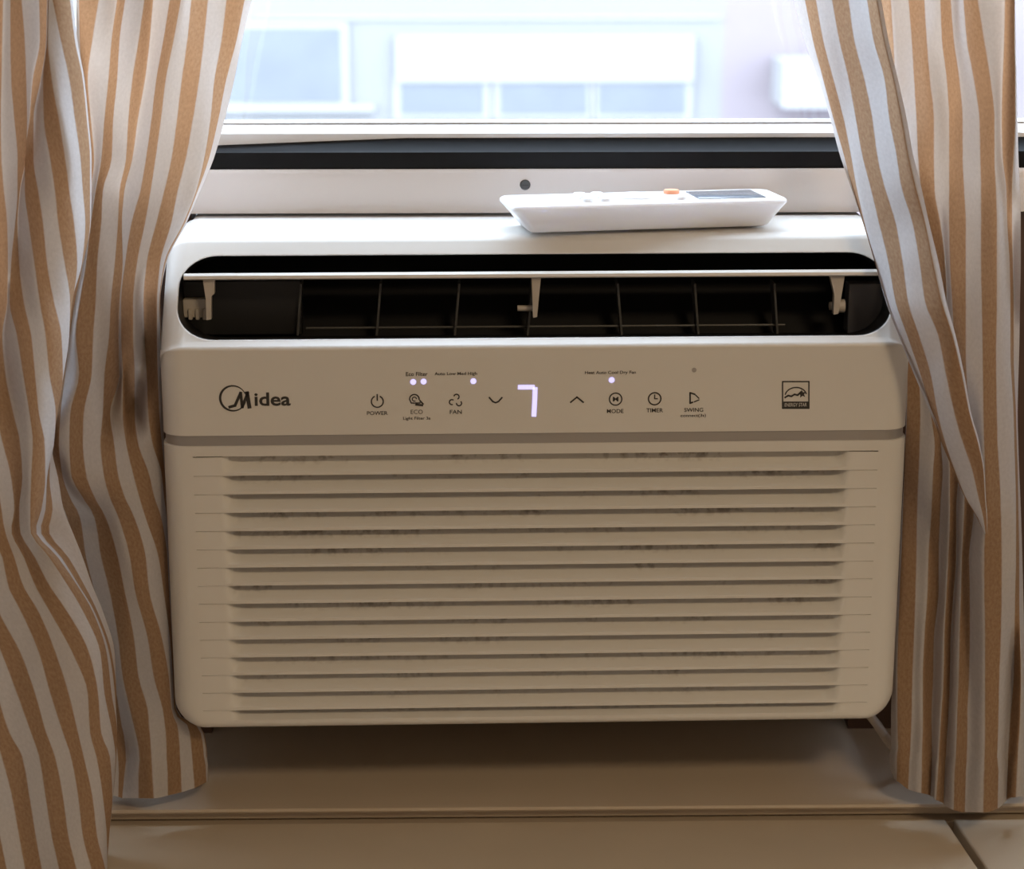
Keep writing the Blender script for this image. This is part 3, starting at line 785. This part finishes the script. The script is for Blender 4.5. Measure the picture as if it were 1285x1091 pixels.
A_D = {
   0: [(0,-.055),(7,-.06),(9,-.055),(11,-.03),(12,-.005),(13,.0),(14,-.03),(15,-.045),(16,-.045),(18,-.005)],
 150: [(0,-.055),(7,-.06),(9,-.055),(11,-.02),(12,-.005),(13,-.01),(14,-.05),(15,-.055),(16,-.04),(18,.0)],
 280: [(0,-.06),(7,-.06),(9,-.05),(10,-.025),(11,-.012),(12,-.05),(13,-.06),(15,-.05),(16,-.03),(18,.01)],
 420: [(0,-.06),(5,-.06),(8,-.04),(9,-.03),(10,-.058),(12,-.065),(13,-.055),(14,-.035),(15,-.01),(18,.01)],
 560: [(0,-.065),(6,-.06),(8,-.06),(10,-.07),(11,-.065),(12,-.045),(14,-.01),(16,.0),(18,.005)],
 655: [(0,-.07),(6,-.065),(8,-.06),(9,-.068),(10,-.074),(11,-.062),(12,-.045),(14,-.038),(16,-.02),(18,.0)],
 760: [(0,-.08),(6,-.08),(9,-.078),(10,-.074),(12,-.06),(14,-.045),(16,-.03),(18,-.005)],
 900: [(0,-.09),(6,-.09),(8,-.088),(10,-.075),(11,-.06),(13,-.04),(15,-.03),(18,-.02)],
1050: [(0,-.095),(5,-.095),(7,-.090),(8,-.08),(9,-.065),(10,-.05),(12,-.045),(18,-.03)],
1180: [(0,-.10),(5,-.098),(6,-.09),(7,-.075),(8,-.06),(10,-.05),(18,-.03)],
}
# left, inner layer.  columns: n1 o0 o1 p0 p1 q0 q1 r0 r1 s0 s1 t0 t1 end
L_B = {
   0: [96,99,124,147,157,181,192,213,227,240,261,284,307,316],
  50: [96,100,116,140,150,174,188,205,218,235,256,278,297,304],
 100: [98,103,110,136,147,166,182,196,208,228,250,269,284,294],
 150: [99,106,114,131,142,161,173,190,202,222,242,264,274,282],
 200: [100,108,118,127,140,158,166,183,195,215,233,256,262,268],
 240: [98,104,114,120,129,150,156,176,189,206,223,246,248,251],
 280: [96,100,110,114,127,148,153,165,182,196,215,230,232,234],
 330: [92,96,104,108,122,144,154,157,172,184,201,206,208,209],
 380: [84,88,94,100,120,139,150,152,167,180,197,200,201,201],
 420: [76,80,88,95,117,137,149,152,167,181,197,201,202,202],
 470: [70,74,82,99,115,131,150,154,169,184,198,202,203,203],
 520: [64,68,76,88,105,129,138,154,169,186,200,204,205,205],
 555: [62,66,74,87,104,126,143,158,173,191,203,206,206,206],
 595: [62,68,78,89,108,130,148,167,187,203,207,208,208,208],
 625: [66,74,88,104,119,138,157,175,194,206,209,210,210,210],
 648: [72,84,100,118,132,148,168,182,202,209,211,211,211,211],
 700: [80,94,108,127,148,163,183,199,210,212,213,213,213,213],
 740: [88,104,118,137,156,169,187,205,212,214,215,215,215,215],
 800: [104,122,132,148,168,185,203,213,216,217,217,217,217,217],
 850: [114,130,143,154,174,193,212,217,219,220,220,220,220,220],
 895: [122,136,150,164,186,205,216,219,221,222,222,222,222,222],
 912: [126,140,153,168,187,207,223,236,248,252,252,252,252,252],
 920: [128,142,155,170,188,208,224,238,252,255,256,256,256,256],
 950: [132,148,158,175,190,209,226,241,256,259,260,260,260,260],
 982: [136,146,153,174,192,209,227,243,257,259,259,259,259,259],
}
B_D = {
   0: [(0,.04),(2,.04),(3,.06),(5,.045),(6,.062),(7,.055),(8,.048),(10,.062),(12,.075),(13,.08)],
 100: [(0,.03),(2,.055),(3,.05),(5,.05),(6,.06),(8,.045),(10,.055),(12,.068),(13,.072)],
 240: [(0,.03),(2,.05),(3,.035),(4,.045),(5,.06),(6,.06),(7,.04),(9,.036),(11,.042),(13,.05)],
 330: [(0,.03),(2,.045),(3,.02),(4,.03),(5,.04),(6,.045),(7,.03),(8,.02),(9,.022),(11,.03),(13,.035)],
 420: [(0,.03),(2,.04),(3,.01),(4,.015),(5,.03),(6,.055),(7,.035),(8,.022),(9,.080),(10,.045),(13,.06)],
 500: [(0,.03),(2,.01),(3,.0),(5,.01),(6,.05),(7,.035),(8,.068),(9,.03),(10,.025),(13,.06)],
 560: [(0,.03),(2,-.01),(3,-.012),(5,-.005),(6,.0),(8,.012),(9,.018),(10,.025),(13,.06)],
 610: [(0,.035),(2,.01),(3,-.018),(5,-.018),(7,-.004),(8,.005),(10,.03),(13,.065)],
 660: [(0,.04),(2,.025),(3,.015),(4,.0),(5,-.004),(7,.002),(8,.016),(10,.04),(13,.07)],
 740: [(0,.04),(2,.022),(4,.0),(5,-.002),(7,.012),(9,.035),(13,.075)],
 860: [(0,.04),(2,.03),(3,.01),(5,.004),(6,.01),(7,.02),(9,.035),(13,.07)],
 930: [(0,.03),(2,.035),(3,.008),(4,.006),(5,.012),(7,.016),(9,.022),(13,.05)],
 982: [(0,.0),(2,.008),(3,.003),(4,.002),(5,.006),(7,.014),(8,.022),(9,.026),(13,.05)],
}
# hem slants up to the right: last rows bend
oA, NA, uA, _ = sheet('front_layer', None, 0, L_A, A_D, spread=1.08)
oB, NB, uB, _ = sheet('inner_layer', None, 1, L_B, B_D, spread=1.06)
def drop_hem(o, NR, uu, keys, rows_n):
    """lower the bottom rows so that the hem follows (column, metres) keys"""
    dz = pchip([k_ for k_, _ in keys], [v for _, v in keys], uu); n = len(NR); nu = len(uu)
    for i in range(rows_n):
        r = n-rows_n+i; f_ = ((i+1)/rows_n)
        for k_ in range(nu):
            NR[r][k_] = NR[r][k_]-Vector((0, 0, dz[k_]*f_)); o.data.vertices[r*nu+k_].co = NR[r][k_]
drop_hem(oB, NB, uB, [(0, .010), (2, .0125), (4, .0125), (5, .0105), (7, .005), (8, .001), (13, 0)], 4)
# right, front diagonal layer.  columns: start h0 h1 i0 i1 j0 j1 end  (tan = h, i, j)
R_1 = {
   0: [996,1010,1024,1044,1065,1088,1101,1106],
  50: [1009,1020,1033,1053,1072,1096,1110,1115],
 100: [1027,1033,1046,1065,1085,1110,1122,1127],
 150: [1042,1046,1059,1074,1095,1116,1132,1138],
 195: [1054,1059,1068,1082,1101,1125,1140,1146],
 230: [1066,1068,1074,1091,1109,1130,1148,1155],
 280: [1083,1083,1085,1103,1124,1145,1161,1166],
 330: [1098,1098,1099,1115,1133,1154,1171,1178],
 380: [1113,1112,1113,1124,1140,1161,1182,1188],
 420: [1128,1127,1127,1138,1153,1177,1195,1199],
 470: [1149,1148,1147,1155,1168,1187,1207,1210],
 520: [1171,1169,1168,1170,1177,1198,1217,1219],
 555: [1185,1183,1182,1181,1186,1208,1227,1229],
 590: [1200,1198,1197,1196,1198,1220,1234,1235],
 625: [1215,1213,1212,1211,1212,1228,1236,1237],
 650: [1229,1228,1227,1226,1227,1234,1238,1239],
 672: [1236,1236,1236,1236,1236,1237,1239,1239],
}
R1_D = {
   0: [(0,.100),(3,.060),(5,.025),(6,.005),(7,.012)],
 150: [(0,.085),(3,.050),(5,.012),(6,-.008),(7,.0)],
 280: [(0,.045),(1,.06),(2,.04),(3,.024),(5,-.010),(6,-.022),(7,-.012)],
 340: [(0,.016),(1,.03),(2,.02),(3,.002),(5,-.026),(6,-.036),(7,-.024)],
 430: [(0,-.014),(1,.0),(2,-.008),(3,-.022),(5,-.040),(6,-.046),(7,-.034)],
 560: [(0,-.024),(2,-.012),(3,-.016),(4,-.026),(5,-.040),(6,-.044),(7,-.034)],
 672: [(0,-.026),(3,-.024),(5,-.028),(7,-.026)],
}
# right, main layer.  columns: edge A0 A1 B0 B1 C0 C1 D0 D1 E0 E1 F0 F1 end
R_2 = {
   0: [1060,1066,1086,1102,1118,1140,1160,1180,1193,1209,1227,1261,1273,1274],
  50: [1066,1072,1090,1108,1121,1144,1163,1182,1197,1213,1235,1260,1273,1275],
 100: [1076,1082,1098,1112,1124,1147,1167,1188,1204,1222,1243,1258,1274,1276],
 150: [1088,1094,1108,1120,1132,1150,1172,1191,1208,1229,1248,1257,1274,1277],
 195: [1098,1104,1116,1128,1138,1152,1172,1191,1208,1230,1248,1258,1272,1278],
 240: [1106,1112,1124,1134,1146,1156,1173,1191,1210,1231,1250,1263,1270,1280],
 280: [1114,1120,1130,1140,1150,1165,1180,1191,1212,1231,1251,1264,1270,1281],
 330: [1122,1128,1138,1150,1160,1174,1186,1192,1212,1231,1251,1267,1271,1281],
 380: [1130,1134,1142,1154,1164,1178,1188,1195,1212,1232,1251,1268,1272,1280],
 440: [1137,1139,1150,1160,1170,1180,1188,1198,1212,1233,1250,1268,1272,1279],
 520: [1137,1138,1155,1168,1178,1186,1196,1205,1216,1234,1251,1272,1275,1277],
 560: [1136,1136,1154,1173,1181,1189,1201,1209,1219,1235,1252,1273,1276,1278],
 590: [1135,1135,1153,1171,1183,1192,1203,1211,1220,1236,1254,1274,1277,1279],
 640: [1132,1133,1151,1169,1180,1192,1200,1210,1222,1237,1256,1275,1278,1281],
 700: [1129,1131,1150,1165,1178,1190,1200,1207,1216,1235,1257,1275,1279,1283],
 740: [1127,1129,1149,1164,1178,1188,1197,1206,1217,1235,1257,1274,1279,1284],
 800: [1123,1127,1147,1160,1172,1185,1193,1204,1217,1236,1256,1273,1280,1286],
 850: [1120,1126,1145,1158,1171,1184,1192,1203,1216,1236,1254,1272,1281,1288],
 900: [1118,1126,1144,1158,1169,1181,1190,1201,1214,1236,1253,1268,1280,1290],
 950: [1118,1127,1142,1157,1170,1178,1187,1200,1214,1236,1252,1265,1277,1292],
 988: [1123,1127,1141,1156,1169,1176,1186,1200,1214,1236,1252,1264,1275,1294],
}
R2_D = {
   0: [(0,.11),(3,.10),(4,.08),(5,.075),(7,.06),(8,.062),(9,.045),(10,.04),(11,.06),(12,.05),(13,.06)],
 195: [(0,.10),(3,.08),(4,.062),(5,.05),(6,.045),(7,.05),(8,.045),(9,.035),(10,.03),(11,.05),(12,.035),(13,.05)],
 330: [(0,.08),(3,.07),(4,.04),(5,.02),(6,.045),(7,.030),(8,.028),(9,.025),(10,.022),(11,.040),(12,.05),(13,.035)],
 480: [(0,.055),(2,.055),(4,.04),(6,.03),(7,.02),(8,.01),(9,.006),(10,.012),(11,.022),(12,.04),(13,.05)],
 600: [(0,.05),(2,.035),(3,.03),(4,.036),(5,.022),(6,.03),(7,.012),(8,.016),(9,-.012),(10,-.004),(11,.006),(12,.03),(13,.05)],
 700: [(0,.045),(2,.03),(3,.024),(4,.032),(5,.016),(6,.026),(7,.008),(8,.010),(9,-.024),(10,-.012),(11,-.006),(12,.02),(13,.05)],
 850: [(0,.04),(1,.02),(2,.018),(3,.012),(4,.020),(5,.004),(6,.012),(7,-.006),(8,-.004),(9,-.024),(10,-.020),(11,.006),(12,-.010),(13,.02)],
 988: [(0,.02),(1,.008),(2,.004),(3,-.004),(4,.0),(5,-.012),(6,-.006),(7,-.020),(8,-.022),(9,-.030),(10,-.020),(11,.0),(12,-.008),(13,.01)],
}
oR1, N1, u1, _ = sheet('drawn_layer', None, 1, R_1, R1_D, spread=1.0)
oR2, N2, u2, _ = sheet('main_layer', None, 1, R_2, R2_D, spread=1.05)
drop_hem(oR2, N2, u2, [(0, -.001), (1, .0), (2, .006), (4, .011), (6, .017), (7, .021), (8, .0225), (9, .0225), (10, .020), (11, .014), (13, .010)], 6)
for o, p, off in ((oA, cl, cl_inv), (oB, cl, cl_inv), (oR1, cr, cr_inv), (oR2, cr, cr_inv)):
    o.parent = p; o.data.transform(Matrix.Translation(off))
oA['label'] = 'front layer of the cloth, hanging past the sill'; oB['label'] = 'inner layer of the cloth, ending on the sill'
oR1['label'] = 'layer of cloth drawn across the corner of the air conditioner'; oR2['label'] = 'main hanging layer of cloth'
for N_, u_, us, par, off, rn, lp_ in ((NB, uB, 1, cl, cl_inv, 4, oB), (N2, u2, 1, cr, cr_inv, 5, oR2)):
    h_ = hem(lp_, N_, u_, us, rn); h_.data.transform(Matrix.Translation(off)); h_['label'] = 'turned-up hem'
